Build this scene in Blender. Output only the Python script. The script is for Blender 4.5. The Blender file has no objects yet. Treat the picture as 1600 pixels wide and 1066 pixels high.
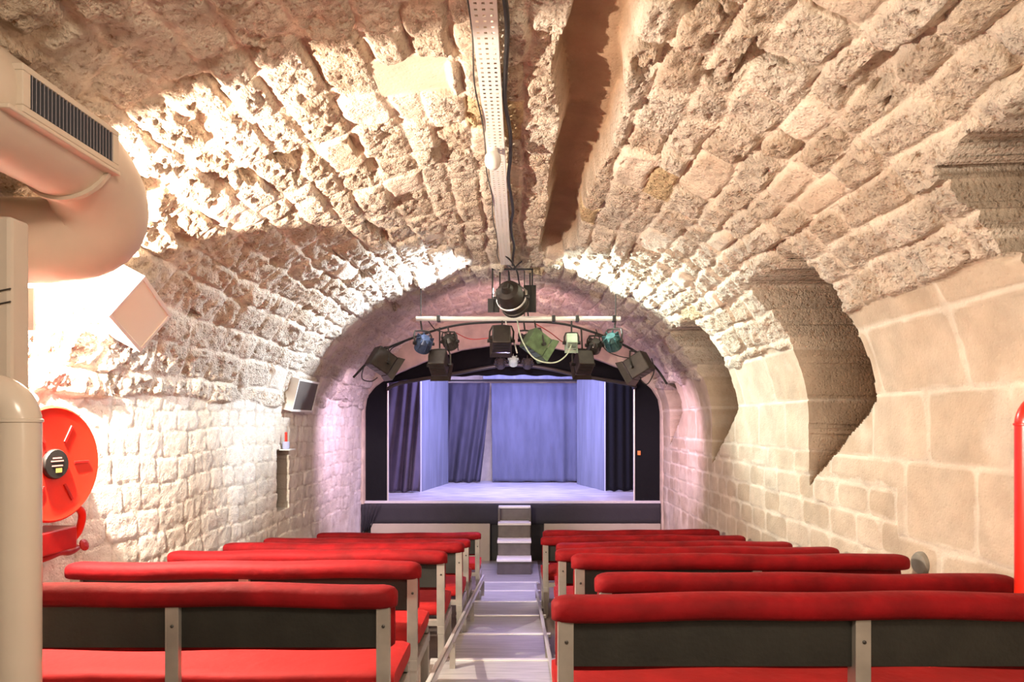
import bpy, bmesh, math, random
import numpy as np
from mathutils import Vector, Matrix
C = bpy.context.scene.collection
R = math.radians
random.seed(7)
# All layout numbers are measured from the eye; EYE is the eye's height over the lowest floor.
EYE = 2.06
F = 1000.0
def px(x, y, d):                                   # where a picture ray meets the depth d
    return Vector(((x - 812) / F * d, d, (660 - y) / F * d))
# ------------------------------------------------------------------ camera
cam_data = bpy.data.cameras.new('camera'); cam = bpy.data.objects.new('camera', cam_data); C.objects.link(cam)
cam_data.sensor_width = 36; cam_data.lens = 36 * F / 1600
cam_data.shift_x = -12 / 1600; cam_data.shift_y = (660 - 533) / 1600
cam_data.clip_start = 0.02
cam.location = (0, 0, EYE); cam.rotation_euler = (R(90), 0, 0)
bpy.context.scene.camera = cam
vs = bpy.context.scene.view_settings
vs.view_transform = 'Standard'; vs.look = 'None'; vs.gamma = 1; vs.use_curve_mapping = False
vs.exposure = 0.68
w = bpy.data.worlds.new('world'); bpy.context.scene.world = w; w.use_nodes = True
w.node_tree.nodes['Background'].inputs[0].default_value = (1.0, 0.85, 0.7, 1)
w.node_tree.nodes['Background'].inputs[1].default_value = 0.1
# ------------------------------------------------------------------ lights
def lamp(name, kind, loc, power, col, target=None, size=0.05, angle=120, blend=0.6, sy=None):
    l = bpy.data.lights.new(name, kind); o = bpy.data.objects.new(name, l); C.objects.link(o)
    o.location = (loc[0], loc[1], loc[2] + EYE); l.energy = power; l.color = col
    if kind == 'AREA':
        l.size = size
        if sy: l.shape = 'RECTANGLE'; l.size_y = sy
    else: l.shadow_soft_size = size
    if kind == 'SPOT': l.spot_size = R(angle); l.spot_blend = blend
    if target is not None:
        v = Vector((target[0], target[1], target[2])) - Vector(loc)
        o.rotation_euler = v.to_track_quat('-Z', 'Y').to_euler()
    return o
WARM = (1.0, 0.84, 0.66)
lamp('flood_left', 'POINT', (-2.12, 2.75, 0.48), 365, (1.0, 0.87, 0.72), size=0.02)
lamp('house_light_back', 'AREA', (0.1, 0.0, 1.20), 40, WARM, (0.1, 1.5, -0.6), size=0.9, sy=0.5)
lamp('fill_light_right', 'POINT', (1.5, -0.2, 0.5), 32, WARM, size=0.2)  # unseen fill added to brighten the left wall, duct and column
lamp('bar_wash_left', 'SPOT', (-0.22, 6.75, 1.36), 720, (0.80, 0.90, 1.0), (-1.7, 5.8, 1.15), size=0.03, angle=84, blend=0.7)
lamp('bar_wash_right', 'SPOT', (0.12, 6.75, 1.36), 500, (0.84, 1.0, 0.92), (1.5, 5.8, 1.10), size=0.03, angle=90, blend=0.7)
lamp('stage_blue', 'AREA', (-0.1, 10.0, 0.85), 115, (0.50, 0.47, 1.0), (-0.1, 12.2, -0.6), size=1.6, sy=0.3)
lamp('stage_front', 'SPOT', (-0.1, 7.0, 0.9), 150, (0.62, 0.56, 1.0), (-0.1, 11.4, -0.9), size=0.06, angle=50, blend=0.5)
lamp('pink_left', 'SPOT', (-1.0, 7.0, 0.72), 230, (0.95, 0.66, 1.0), (-2.35, 8.9, -0.8), size=0.05, angle=75, blend=1)
lamp('pink_right', 'SPOT', (0.9, 7.0, 0.72), 230, (1.0, 0.66, 0.95), (2.15, 8.9, -0.8), size=0.05, angle=75, blend=1)
lamp('pink_arch', 'SPOT', (-0.1, 7.2, 0.55), 75, (1.0, 0.55, 0.62), (-0.1, 9.2, 1.5), size=0.05, angle=120, blend=1)
lamp('aisle_wash', 'SPOT', (-0.15, 7.1, 0.95), 360, (0.58, 0.50, 1.0), (-0.12, 7.6, -2.0), size=0.05, angle=62, blend=1)
lamp('aisle_near', 'SPOT', (-0.12, 7.0, 0.97), 230, (0.52, 0.42, 1.0), (-0.15, 4.3, -1.5), size=0.05, angle=34, blend=1)
# ------------------------------------------------------------------ helpers
def setp(o, label=None, cat=None, group=None, kind=None):
    if label: o['label'] = label
    if cat: o['category'] = cat
    if group: o['group'] = group
    if kind: o['kind'] = kind
    return o
def thing(name, loc, label, cat, group=None, rz=0.0):
    o = bpy.data.objects.new(name, None); C.objects.link(o)
    o.location = (loc[0], loc[1], loc[2] + EYE); o.rotation_euler = (0, 0, rz); o.empty_display_size = 0.1
    return setp(o, label, cat, group)
class MB:
    def __init__(s): s.v = []; s.f = []
    def add(s, vs_, fs_):
        n = len(s.v); s.v += [tuple(p) for p in vs_]; s.f += [tuple(i + n for i in f) for f in fs_]; return s
    def box(s, x0, x1, y0, y1, z0, z1, M=None):
        vv = [Vector((x, y, z)) for x in (x0, x1) for y in (y0, y1) for z in (z0, z1)]
        if M is not None: vv = [M @ p for p in vv]
        ff = [(0, 1, 3, 2), (4, 6, 7, 5), (0, 4, 5, 1), (2, 3, 7, 6), (0, 2, 6, 4), (1, 5, 7, 3)]
        if M is not None and M.determinant() < 0: ff = [f[::-1] for f in ff]
        return s.add(vv, ff)
    def tube(s, pts, r, n=12, caps=True, flat=None):
        pts = [Vector(p) for p in pts]; m = len(pts)
        rs = r if isinstance(r, (list, tuple)) else [r] * m
        T = []
        for i in range(m):
            a = pts[max(i - 1, 0)]; b = pts[min(i + 1, m - 1)]; T.append((b - a).normalized())
        up = Vector((0, 0, 1)) if abs(T[0].z) < 0.9 else Vector((1, 0, 0))
        N = (up - T[0] * up.dot(T[0])).normalized(); vv = []
        for i in range(m):
            N = (N - T[i] * N.dot(T[i])).normalized(); B = T[i].cross(N)
            for k in range(n):
                a = 2 * math.pi * k / n; vv.append(pts[i] + (N * math.cos(a) + B * math.sin(a)) * rs[i])
        ff = [(i * n + k, i * n + (k + 1) % n, (i + 1) * n + (k + 1) % n, (i + 1) * n + k) for i in range(m - 1) for k in range(n)]
        if caps: ff += [tuple(range(n))[::-1], tuple((m - 1) * n + k for k in range(n))]
        return s.add(vv, ff)
    def lathe(s, prof, M=None, n=24, caps=True):       # prof: (r, z) pairs round local z
        M = M or Matrix.Identity(4); m = len(prof); vv = []
        for r, z in prof:
            for k in range(n):
                a = 2 * math.pi * k / n; vv.append(M @ Vector((r * math.cos(a), r * math.sin(a), z)))
        ff = [(i * n + k, i * n + (k + 1) % n, (i + 1) * n + (k + 1) % n, (i + 1) * n + k) for i in range(m - 1) for k in range(n)]
        if caps: ff += [tuple(range(n))[::-1], tuple((m - 1) * n + k for k in range(n))]
        return s.add(vv, ff)
    def build(s, name, mat, parent=None, smooth=False, bevel=0.0, solid=0.0, angle=40):
        me = bpy.data.meshes.new(name); me.from_pydata(s.v, [], s.f); me.update()
        bm = bmesh.new(); bm.from_mesh(me)
        if not solid: bmesh.ops.recalc_face_normals(bm, faces=bm.faces)
        bm.to_mesh(me); bm.free()
        if mat: me.materials.append(mat)
        if smooth:
            me.polygons.foreach_set('use_smooth', [True] * len(me.polygons)); me.set_sharp_from_angle(angle=R(angle))
        o = bpy.data.objects.new(name, me); C.objects.link(o)
        if parent is not None: o.parent = parent
        else: o.location.z = EYE
        if solid: m = o.modifiers.new('solid', 'SOLIDIFY'); m.thickness = solid; m.offset = 0
        if bevel: m = o.modifiers.new('bevel', 'BEVEL'); m.width = bevel; m.segments = 2; m.limit_method = 'ANGLE'
        return o
def frame(o, z, x=None):                               # matrix at o with local z along z
    z = Vector(z).normalized(); x = Vector(x) if x is not None else (Vector((0, 0, 1)) if abs(z.z) < 0.9 else Vector((1, 0, 0)))
    x = (x - z * x.dot(z)).normalized(); y = z.cross(x)
    M = Matrix((x, y, z)).transposed().to_4x4(); M.translation = Vector(o); return M
def smoothpath(pts, k=6):
    P = [Vector(p) for p in pts]; out = []
    for i in range(len(P) - 1):
        p0 = P[max(i - 1, 0)]; p1 = P[i]; p2 = P[i + 1]; p3 = P[min(i + 2, len(P) - 1)]
        for j in range(k):
            t = j / k
            out.append(0.5 * ((2 * p1) + (p2 - p0) * t + (2 * p0 - 5 * p1 + 4 * p2 - p3) * t * t + (3 * p1 - p0 - 3 * p2 + p3) * t ** 3))
    out.append(P[-1]); return out
# ------------------------------------------------------------------ materials
def mat(name, col, rough=0.6, metal=0.0, var=0.0, vscale=8, bump=0.0, bscale=40, col2=None, sheen=0.0, stretch=None, spec=None):
    m = bpy.data.materials.new(name); m.use_nodes = True; nt = m.node_tree; b = nt.nodes['Principled BSDF']
    b.inputs['Base Color'].default_value = (*col, 1); b.inputs['Roughness'].default_value = rough; b.inputs['Metallic'].default_value = metal
    if spec is not None: b.inputs['Specular IOR Level'].default_value = spec
    if sheen:
        b.inputs['Sheen Weight'].default_value = sheen; b.inputs['Sheen Roughness'].default_value = 0.4
        b.inputs['Sheen Tint'].default_value = (min(col[0] * 1.3 + .1, 1), col[1] + .05, col[2] + .05, 1)
    tc = nt.nodes.new('ShaderNodeTexCoord'); mp = nt.nodes.new('ShaderNodeMapping'); nt.links.new(tc.outputs['Object'], mp.inputs[0])
    if stretch: mp.inputs['Scale'].default_value = stretch
    if var or col2:
        n = nt.nodes.new('ShaderNodeTexNoise'); n.inputs['Scale'].default_value = vscale; n.inputs['Detail'].default_value = 6
        nt.links.new(mp.outputs[0], n.inputs['Vector'])
        r = nt.nodes.new('ShaderNodeValToRGB'); r.color_ramp.elements[0].position = 0.35; r.color_ramp.elements[1].position = 0.68
        c2 = col2 or tuple(c * (1 - var) for c in col)
        r.color_ramp.elements[0].color = (*c2, 1); r.color_ramp.elements[1].color = (*col, 1)
        nt.links.new(n.outputs[0], r.inputs[0]); nt.links.new(r.outputs[0], b.inputs['Base Color'])
    if bump:
        n = nt.nodes.new('ShaderNodeTexNoise'); n.inputs['Scale'].default_value = bscale; n.inputs['Detail'].default_value = 4
        nt.links.new(mp.outputs[0], n.inputs['Vector'])
        bp = nt.nodes.new('ShaderNodeBump'); bp.inputs['Strength'].default_value = bump; bp.inputs['Distance'].default_value = 0.01
        nt.links.new(n.outputs[0], bp.inputs['Height']); nt.links.new(bp.outputs[0], b.inputs['Normal'])
    return m
VELVET = mat('red_velvet', (0.26, 0.003, 0.006), 0.75, var=0.45, vscale=7, bump=0.35, bscale=30, sheen=0.10, spec=0.2)
SEATV = mat('red_seat_velvet', (0.36, 0.010, 0.010), 0.7, var=0.3, vscale=5, bump=0.4, bscale=14, sheen=0.35, spec=0.2)
BOARD = mat('dark_board', (0.022, 0.021, 0.017), 0.5, var=0.4, vscale=6, bump=0.15, bscale=60)
ALU = mat('aluminium', (0.50, 0.46, 0.41), 0.42, metal=0.55, var=0.25, vscale=9, bump=0.05)
ALUB = mat('bright_nosing', (0.78, 0.76, 0.74), 0.3, metal=0.5)
TREADM = mat('ribbed_tread', (0.52, 0.50, 0.50), 0.38, metal=0.35, var=0.3, vscale=3, bump=0.25, bscale=10, stretch=(1, 14, 1))
FLOORM = mat('dark_floor', (0.16, 0.12, 0.10), 0.7, var=0.4, vscale=4, bump=0.2)
PAINT = mat('cream_painted_duct', (0.66, 0.56, 0.45), 0.5, var=0.12, vscale=3, bump=0.25, bscale=7)
PLASTER = mat('cream_plaster', (0.60, 0.52, 0.43), 0.7, var=0.12, vscale=3, bump=0.3, bscale=9)
PIPE = mat('cream_gloss_pipe', (0.62, 0.54, 0.45), 0.22, var=0.08, vscale=4, bump=0.06, bscale=9)
REDP = mat('red_gloss_paint', (0.72, 0.022, 0.008), 0.28, var=0.15, vscale=6)
REDD = mat('dark_red_paint', (0.45, 0.01, 0.006), 0.35, var=0.3, vscale=10)
BLACK = mat('black_metal', (0.018, 0.016, 0.014), 0.45, var=0.3, vscale=12)
DKGREY = mat('charcoal_metal', (0.05, 0.045, 0.04), 0.4, metal=0.3)
BROWNM = mat('worn_brown_metal', (0.045, 0.034, 0.028), 0.5, metal=0.3, var=0.4, vscale=15)
BLKCLOTH = mat('black_cloth', (0.010, 0.010, 0.012), 0.9, bump=0.2, bscale=30, spec=0.1)
NAVY = mat('navy_stage_cloth', (0.12, 0.13, 0.20), 0.85, var=0.25, vscale=3, bump=0.3, bscale=60, sheen=0.1, stretch=(3, 3, .6))
NAVYD = mat('dark_stage_cloth', (0.065, 0.06, 0.09), 0.85, var=0.35, vscale=3, bump=0.3, bscale=60, stretch=(3, 3, .6))
FLATM = mat('blue_grey_flat', (0.22, 0.24, 0.31), 0.7, var=0.3, vscale=2, bump=0.1, stretch=(4, 4, .5))
SKIRT = mat('black_skirt_cloth', (0.03, 0.027, 0.035), 0.85, bump=0.2)
STAGEF = mat('worn_stage_floor', (0.72, 0.70, 0.74), 0.42, col2=(0.42, 0.41, 0.46), vscale=3.5, bump=0.1, stretch=(.7, 2.5, 1))
BEIGE = mat('beige_panel', (0.46, 0.40, 0.33), 0.6, var=0.12, vscale=3)
STEPM = mat('grey_step_riser', (0.15, 0.13, 0.11), 0.55, var=0.25, vscale=8)
WHITE = mat('white_paint', (0.80, 0.77, 0.72), 0.45, var=0.06)
CREAMW = mat('cream_plastic', (0.86, 0.82, 0.70), 0.5)
TRAYM = mat('white_perforated_steel', (0.78, 0.75, 0.69), 0.4)
GREYG = mat('grey_speaker_cloth', (0.12, 0.10, 0.09), 0.8, bump=0.3, bscale=200)
LAMPBL = mat('blue_lamp_body', (0.07, 0.10, 0.19), 0.35, metal=0.3, var=0.5, vscale=25)
LAMPTE = mat('teal_lamp_body', (0.07, 0.17, 0.17), 0.35, metal=0.3, var=0.5, vscale=25)
LAMPGR = mat('green_lamp_body', (0.12, 0.19, 0.09), 0.45, metal=0.2, var=0.4, vscale=18)
LAMPPG = mat('pale_green_lamp_body', (0.50, 0.66, 0.50), 0.4, var=0.2)
GLASS = mat('dark_lens_glass', (0.05, 0.06, 0.09), 0.1, metal=0.2)
ORANGE = mat('orange_plastic', (0.85, 0.25, 0.06), 0.5)
GREYST = mat('grey_stone_disc', (0.30, 0.27, 0.22), 0.8, var=0.3, vscale=12)
YEL = mat('yellow_print', (0.75, 0.5, 0.12), 0.6)
# stone: albedo from per-stone attribute; relief from real geometry, pores from bump
def stone_material():
    m = bpy.data.materials.new('rough_limestone'); m.use_nodes = True; nt = m.node_tree; b = nt.nodes['Principled BSDF']
    L = nt.links.new
    b.inputs['Roughness'].default_value = 0.9; b.inputs['Specular IOR Level'].default_value = 0.15
    a = nt.nodes.new('ShaderNodeAttribute'); a.attribute_name = 'stone_colour'
    g = nt.nodes.new('ShaderNodeAttribute'); g.attribute_name = 'grain'
    tc = nt.nodes.new('ShaderNodeTexCoord')
    def noise(sc, det, rough=.55):
        n = nt.nodes.new('ShaderNodeTexNoise'); n.inputs['Scale'].default_value = sc; n.inputs['Detail'].default_value = det
        n.inputs['Roughness'].default_value = rough; L(tc.outputs['Object'], n.inputs['Vector']); return n
    n1 = noise(5, 5); n2 = noise(34, 5, .65); n3 = noise(70, 4, .7)
    r = nt.nodes.new('ShaderNodeMapRange'); r.inputs[1].default_value = .3; r.inputs[2].default_value = .7; r.inputs[3].default_value = .82; r.inputs[4].default_value = 1.12
    L(n1.outputs[0], r.inputs[0])
    mx = nt.nodes.new('ShaderNodeMix'); mx.data_type = 'RGBA'; mx.blend_type = 'MULTIPLY'; mx.inputs[0].default_value = 1
    L(a.outputs['Color'], mx.inputs[6]); L(r.outputs[0], mx.inputs[7])
    # small ochre pits of the stone itself
    r2 = nt.nodes.new('ShaderNodeMapRange'); r2.inputs[1].default_value = .30; r2.inputs[2].default_value = .46; r2.inputs[3].default_value = 1; r2.inputs[4].default_value = 0
    L(n2.outputs[0], r2.inputs[0])
    mu = nt.nodes.new('ShaderNodeMath'); mu.operation = 'MULTIPLY'; L(r2.outputs[0], mu.inputs[0]); L(g.outputs['Fac'], mu.inputs[1])
    mx2 = nt.nodes.new('ShaderNodeMix'); mx2.data_type = 'RGBA'; L(mu.outputs[0], mx2.inputs[0])
    L(mx.outputs[2], mx2.inputs[6]); mx2.inputs[7].default_value = (0.42, 0.26, 0.155, 1)
    L(mx2.outputs[2], b.inputs['Base Color'])
    s = nt.nodes.new('ShaderNodeMath'); s.operation = 'ADD'
    s2 = nt.nodes.new('ShaderNodeMath'); s2.operation = 'MULTIPLY'; s2.inputs[1].default_value = .45; L(n3.outputs[0], s2.inputs[0])
    L(n2.outputs[0], s.inputs[0]); L(s2.outputs[0], s.inputs[1])
    vo = nt.nodes.new('ShaderNodeTexVoronoi'); vo.inputs['Scale'].default_value = 48; L(tc.outputs['Object'], vo.inputs['Vector'])
    vr = nt.nodes.new('ShaderNodeMapRange'); vr.inputs[1].default_value = .05; vr.inputs[2].default_value = .42; vr.inputs[3].default_value = -.32; vr.inputs[4].default_value = .0
    L(vo.outputs['Distance'], vr.inputs[0])
    s4 = nt.nodes.new('ShaderNodeMath'); s4.operation = 'ADD'; L(s.outputs[0], s4.inputs[0]); L(vr.outputs[0], s4.inputs[1]); s = s4
    s3 = nt.nodes.new('ShaderNodeMath'); s3.operation = 'MULTIPLY'; L(s.outputs[0], s3.inputs[0]); L(g.outputs['Fac'], s3.inputs[1])
    bp = nt.nodes.new('ShaderNodeBump'); bp.inputs['Strength'].default_value = 1.0; bp.inputs['Distance'].default_value = 0.034
    L(s3.outputs[0], bp.inputs['Height']); L(bp.outputs[0], b.inputs['Normal'])
    return m
STONE = stone_material()
# ------------------------------------------------------------------ vault: one stone relief split into walls and ceiling
XC, A, B_ = -0.11, 2.24, 1.65
ZF = -EYE
rng = np.random.default_rng(5)
def profile():
    th = np.linspace(math.pi, 0, 1200)
    ex = XC + A * np.cos(th); ez = B_ * np.sin(th)
    x = np.concatenate([np.full(200, XC - A), ex, np.full(200, XC + A)])
    z = np.concatenate([np.linspace(ZF - .05, -0.004, 200), ez, np.linspace(-0.004, ZF - .05, 200)])
    s = np.concatenate([[0], np.cumsum(np.hypot(np.diff(x), np.diff(z)))])
    return s, x, z
PS, PX, PZ = profile()
SW = PS[199]; ST = PS[-1]; SE = ST - SW            # left springing, total, right springing
def vnoise(x, y, seed):
    r = np.random.default_rng(seed); T = r.random((256, 256))
    xi = np.floor(x).astype(int); yi = np.floor(y).astype(int); fx = x - xi; fy = y - yi
    fx = fx * fx * (3 - 2 * fx); fy = fy * fy * (3 - 2 * fy)
    g = lambda a, b: T[a % 256, b % 256]
    return (g(xi, yi) * (1 - fx) + g(xi + 1, yi) * fx) * (1 - fy) + (g(xi, yi + 1) * (1 - fx) + g(xi + 1, yi + 1) * fx) * fy - 0.5
def fbm(x, y, sc, o, seed, gain=.55):
    t = 0; a = 1
    for i in range(o): t = t + a * vnoise(x * sc + 31.7 * i, y * sc + 17.3 * i, seed + i); sc = sc * 2.03; a *= gain
    return t
def sstep(t): t = np.clip(t, 0, 1); return t * t * (3 - 2 * t)
def courses(u, v, hr, lr, seed):
    """u across courses, v along; gives distance to the stone's edge, its random values and its local offsets"""
    r = np.random.default_rng(seed)
    hb = -1 + np.cumsum(np.concatenate([[0], r.uniform(hr[0], hr[1], 200)]))
    ci = np.clip(np.searchsorted(hb, u) - 1, 0, 199)
    du = np.minimum(u - hb[ci], hb[ci + 1] - u); uc = (u - (hb[ci] + hb[ci + 1]) / 2) / (hb[ci + 1] - hb[ci])
    dv = np.zeros_like(u); vc = np.zeros_like(u); rid = np.zeros(u.shape + (4,))
    for c in np.unique(ci):
        mk = ci == c; rr = np.random.default_rng(seed * 1000 + int(c))
        vb = -4.2 + rr.uniform(-.3, 0) + np.cumsum(np.concatenate([[0], rr.uniform(lr[0], lr[1], 260)])); q = rr.random((262, 4))
        vi = np.clip(np.searchsorted(vb, v[mk]) - 1, 0, 259)
        dv[mk] = np.minimum(v[mk] - vb[vi], vb[vi + 1] - v[mk]); vc[mk] = (v[mk] - (vb[vi] + vb[vi + 1]) / 2) / (vb[vi + 1] - vb[vi]); rid[mk] = q[vi]
    k = 0.02                                         # rounded corners
    e = -k * np.log(np.exp(-np.clip(du, 0, .4) / k) + np.exp(-np.clip(dv, 0, .4) / k))
    return np.clip(e, 0, 1), rid, uc, vc
def niche_near(z, dn, df, zt=1.0, zm=0.13, zb=-0.46):     # near edge of the opening, slanting below zm
    return np.where(z > zm, dn, dn + (df - dn) * np.clip((zm - z) / (zm - zb), 0, 1))
NICHES = [(1.45, 2.50), (3.80, 4.70), (6.20, 7.07), (8.35, 9.05)]
def relief(S, D):
    X = np.interp(S, PS, PX); Z = np.interp(S, PS, PZ)
    left = S < (ST / 2)
    u0 = S + .05 * fbm(S, D, 1.6, 2, 3); v0 = D + .05 * fbm(S, D, 2.1, 2, 9)
    uw = u0 + .022 * fbm(S, D, 7, 2, 21); vw = v0 + .03 * fbm(S, D, 7, 2, 25)
    # rough vault stones
    e, q, uc, vc = courses(uw, vw, (.14, .25), (.22, .50), 11)
    amp = .6 + .8 * q[..., 0]
    flat = q[..., 3] < 0.10
    jf = np.clip(.55 + 1.7 * fbm(S, D, 2.6, 2, 43), .32, 1.0)
    hv = .036 * amp * jf * sstep(e / .032) + .024 * (q[..., 1] - .5) * (.4 + .6 * jf) + .034 * (q[..., 2] - .5) * uc + .03 * (q[..., 3] - .5) * vc
    hv += np.where(flat, .3, 1) * sstep(e / .03) * (.026 * fbm(S, D, 12, 4, 41, .65) + .012 * fbm(S, D, 40, 2, 51) - .05 * np.clip(fbm(S, D, 26, 2, 53) - .22, 0, 1))
    hv += .05 * fbm(S, D, 1.2, 2, 61)
    hole = np.clip(fbm(S, D, 5.5, 2, 71) - .33, 0, 1) * (e < .05)
    hv -= .35 * hole
    mort_v = 1 - sstep((e - .004) / .022)
    ochre = np.array([.68, .53, .395]); pale = np.array([.84, .72, .59])
    t = np.clip(.5 + .9 * (q[..., 1] - .5) + .6 * fbm(S, D, 3, 2, 77), 0, 1)[..., None]
    cv = ochre * (1 - t) + pale * t
    mc = np.array([.80, .67, .53]); cv = cv * (1 - mort_v[..., None] * .8) + mc * mort_v[..., None] * .8
    gold = (q[..., 2] > .975)[..., None]; cv = np.where(gold, np.array([.66, .49, .29]), cv)
    gv = np.where(flat, .35, 1.0) * (1 - .5 * mort_v)
    # left: small limewashed blocks, rough bigger course above
    e2, q2, uc2, vc2 = courses(u0 + .008 * fbm(S, D, 9, 2, 31), v0 * 1.0 + .012 * fbm(S, D, 9, 2, 35), (.13, .18), (.16, .32), 23)
    hl = .007 * sstep(e2 / .008) + .006 * (q2[..., 1] - .5) + .009 * uc2 * (q2[..., 2]) + .007 * fbm(S, D, 22, 3, 81)
    patch = (fbm(S * .8, D * .8, 1.4, 1, 93) > .22); hl = np.where(patch, .010 + .003 * fbm(S, D, 10, 2, 83), hl)
    ml = (1 - sstep(e2 / .008)) * ~patch
    t = q2[..., 1][..., None]; cl = np.array([.74, .68, .58]) * (1 - t) + np.array([.84, .79, .71]) * t
    cl = cl * (1 - ml[..., None] * .45) + np.array([.42, .34, .26]) * ml[..., None] * .45
    # right: large smooth ashlar near, smaller blocks low down farther off
    e3, q3, uc3, vc3 = courses(S + .01 * fbm(S, D, 3, 2, 33), D + .02 * fbm(S, D, 3, 2, 37), (.34, .46), (.5, .95), 29)
    e4, q4, uc4, vc4 = courses(S + .008 * fbm(S, D, 6, 2, 34), D + .01 * fbm(S, D, 6, 2, 38), (.17, .23), (.22, .45), 31)
    far = (Z < -.35) & (D > 3.6)
    e3 = np.where(far, e4, e3); q3 = np.where(far[..., None], q4, q3)
    hr_ = .006 * sstep(e3 / .012) + .012 * (q3[..., 1] - .5) + .006 * fbm(S, D, 6, 4, 87)
    mr = (1 - sstep((e3 - .006 - .03 * np.clip(fbm(S, D, 5, 3, 101), 0, 1)) / .012))
    t = np.clip(q3[..., 1] + .5 * fbm(S, D, 5, 3, 89), 0, 1)[..., None]; cr = np.array([.50, .39, .285]) * (1 - t) + np.array([.60, .49, .38]) * t
    cr = cr * (1 - mr[..., None] * .8) + np.array([.70, .61, .50]) * mr[..., None] * .8
    smear = np.clip(fbm(S, D * 1.0, 2.2, 4, 105) * 2.2 - .25, 0, .7)[..., None]; cr = cr * (1 - smear) + np.array([.68, .59, .48]) * smear
    # zone blends
    zl = .17 + .10 * fbm(S * 0 + 1, D, 2, 2, 111); wl = sstep((Z - zl) / .03)
    zr = .62 + .12 * fbm(S * 0 + 3, D, 2.5, 2, 113) - .03 * np.clip(D - 3, 0, 5); wr = sstep((Z - zr) / .04)
    W = np.where(left, wl, wr)
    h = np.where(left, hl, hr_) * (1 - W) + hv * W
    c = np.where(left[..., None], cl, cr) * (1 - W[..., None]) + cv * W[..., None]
    g = np.where(left, .22, .12) * (1 - W) + gv * W
    # towards the left springing and the far end the vault is limewashed paler
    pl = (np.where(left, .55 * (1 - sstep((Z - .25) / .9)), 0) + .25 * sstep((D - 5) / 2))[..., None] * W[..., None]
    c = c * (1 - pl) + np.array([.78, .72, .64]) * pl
    # crown groove of smooth brownish plaster, darkened to paint in its shade
    gl = .18 + .06 * fbm(S * 0 + 5, D, 2, 2, 121); gr = .48 + .10 * fbm(S * 0 + 8, D, 2, 2, 123)
    crown = (Z > 1.2) & (D < 6.25)
    gw = sstep((X - gl) / .035) * sstep((gr - X) / .07) * crown * sstep((6.2 - D) / .25)
    h = h * (1 - gw) + (-.135 + .02 * fbm(S, D, 4, 3, 125)) * gw
    c = c * (1 - gw[..., None]) + np.array([.34, .215, .13]) * gw[..., None]; g = g * (1 - gw) + .15 * gw
    # patch of smooth plaster left of the tray
    pw = sstep((.20 - np.abs(X + .50 + .03 * fbm(S, D, 5, 2, 127))) / .03) * sstep((.17 - np.abs(D - 2.95)) / .03) * (Z > 1)
    h = h * (1 - pw) + (.022) * pw; c = c * (1 - pw[..., None]) + np.array([.68, .55, .42]) * pw[..., None]; g = g * (1 - pw) + .06 * pw
    nx, nz = inward(S)
    X2 = X + nx * h; Z2 = Z + nz * h
    # light-well niches in the right side
    for dn, df in NICHES:
        zt = .55 if df > 8 else (1.03 if df < 3 else 1.02); zb = -.46 if df < 8 else -.3
        wob = .025 * fbm(S, D * 0 + dn, 9, 3, 131)
        near = niche_near(Z, dn, df, zm=.13, zb=zb) + wob
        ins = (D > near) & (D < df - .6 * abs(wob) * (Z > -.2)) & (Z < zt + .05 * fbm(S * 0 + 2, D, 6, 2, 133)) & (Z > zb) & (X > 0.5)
        full = 2.62 - X
        ramp = np.clip((Z - zb) / .62, 0, 1)          # sill climbs outward
        topr = np.clip((zt + .10 - Z) / .12, 0, 1)
        dep = full * np.minimum(ramp, topr) + .012 * fbm(S, D, 7, 2, 137)
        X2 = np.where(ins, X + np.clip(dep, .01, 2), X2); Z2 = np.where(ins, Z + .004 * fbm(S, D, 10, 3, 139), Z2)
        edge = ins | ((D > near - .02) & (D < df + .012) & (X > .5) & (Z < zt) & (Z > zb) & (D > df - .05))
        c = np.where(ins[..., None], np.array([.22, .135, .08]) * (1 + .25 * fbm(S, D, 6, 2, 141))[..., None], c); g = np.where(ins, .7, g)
    # tall slot in the left wall
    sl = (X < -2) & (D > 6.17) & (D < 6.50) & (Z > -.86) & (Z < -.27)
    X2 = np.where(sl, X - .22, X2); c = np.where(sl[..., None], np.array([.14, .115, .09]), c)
    return X2, Z2, c, g
def inward(S):
    X = np.interp(S, PS, PX); Z = np.interp(S, PS, PZ)
    gx = np.where(Z > 0, (X - XC) / A ** 2, np.sign(X - XC)); gz = np.where(Z > 0, Z / B_ ** 2, 0.0)
    n = np.hypot(gx, gz); return -gx / n, -gz / n
def dsamples():
    a = list(np.arange(-3.0, 1.1, .06)); d = 1.1
    while d < 9.5: a.append(d); d += max(.0105, .0034 * d)
    a += list(np.arange(9.5, 12.96, .08))
    for dn, df in NICHES: a += [df - .0015, df + .0015]
    a += [6.169, 6.171, 6.499, 6.501]
    return np.unique(np.array(a))
DS = dsamples()
def srange(s0, s1, step): return np.linspace(s0, s1, max(2, int((s1 - s0) / step)))
SB1 = SW + .02; SB2 = SE - .02
segs = [('wall_left', np.concatenate([np.linspace(0, .9, 12)[:-1], srange(.9, SB1, .0125)])),
        ('ceiling', srange(SB1, SB2, .0115)),
        ('wall_right', np.concatenate([srange(SB2, ST - .9, .0125), np.linspace(ST - .9, ST, 12)[1:]]))]
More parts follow.
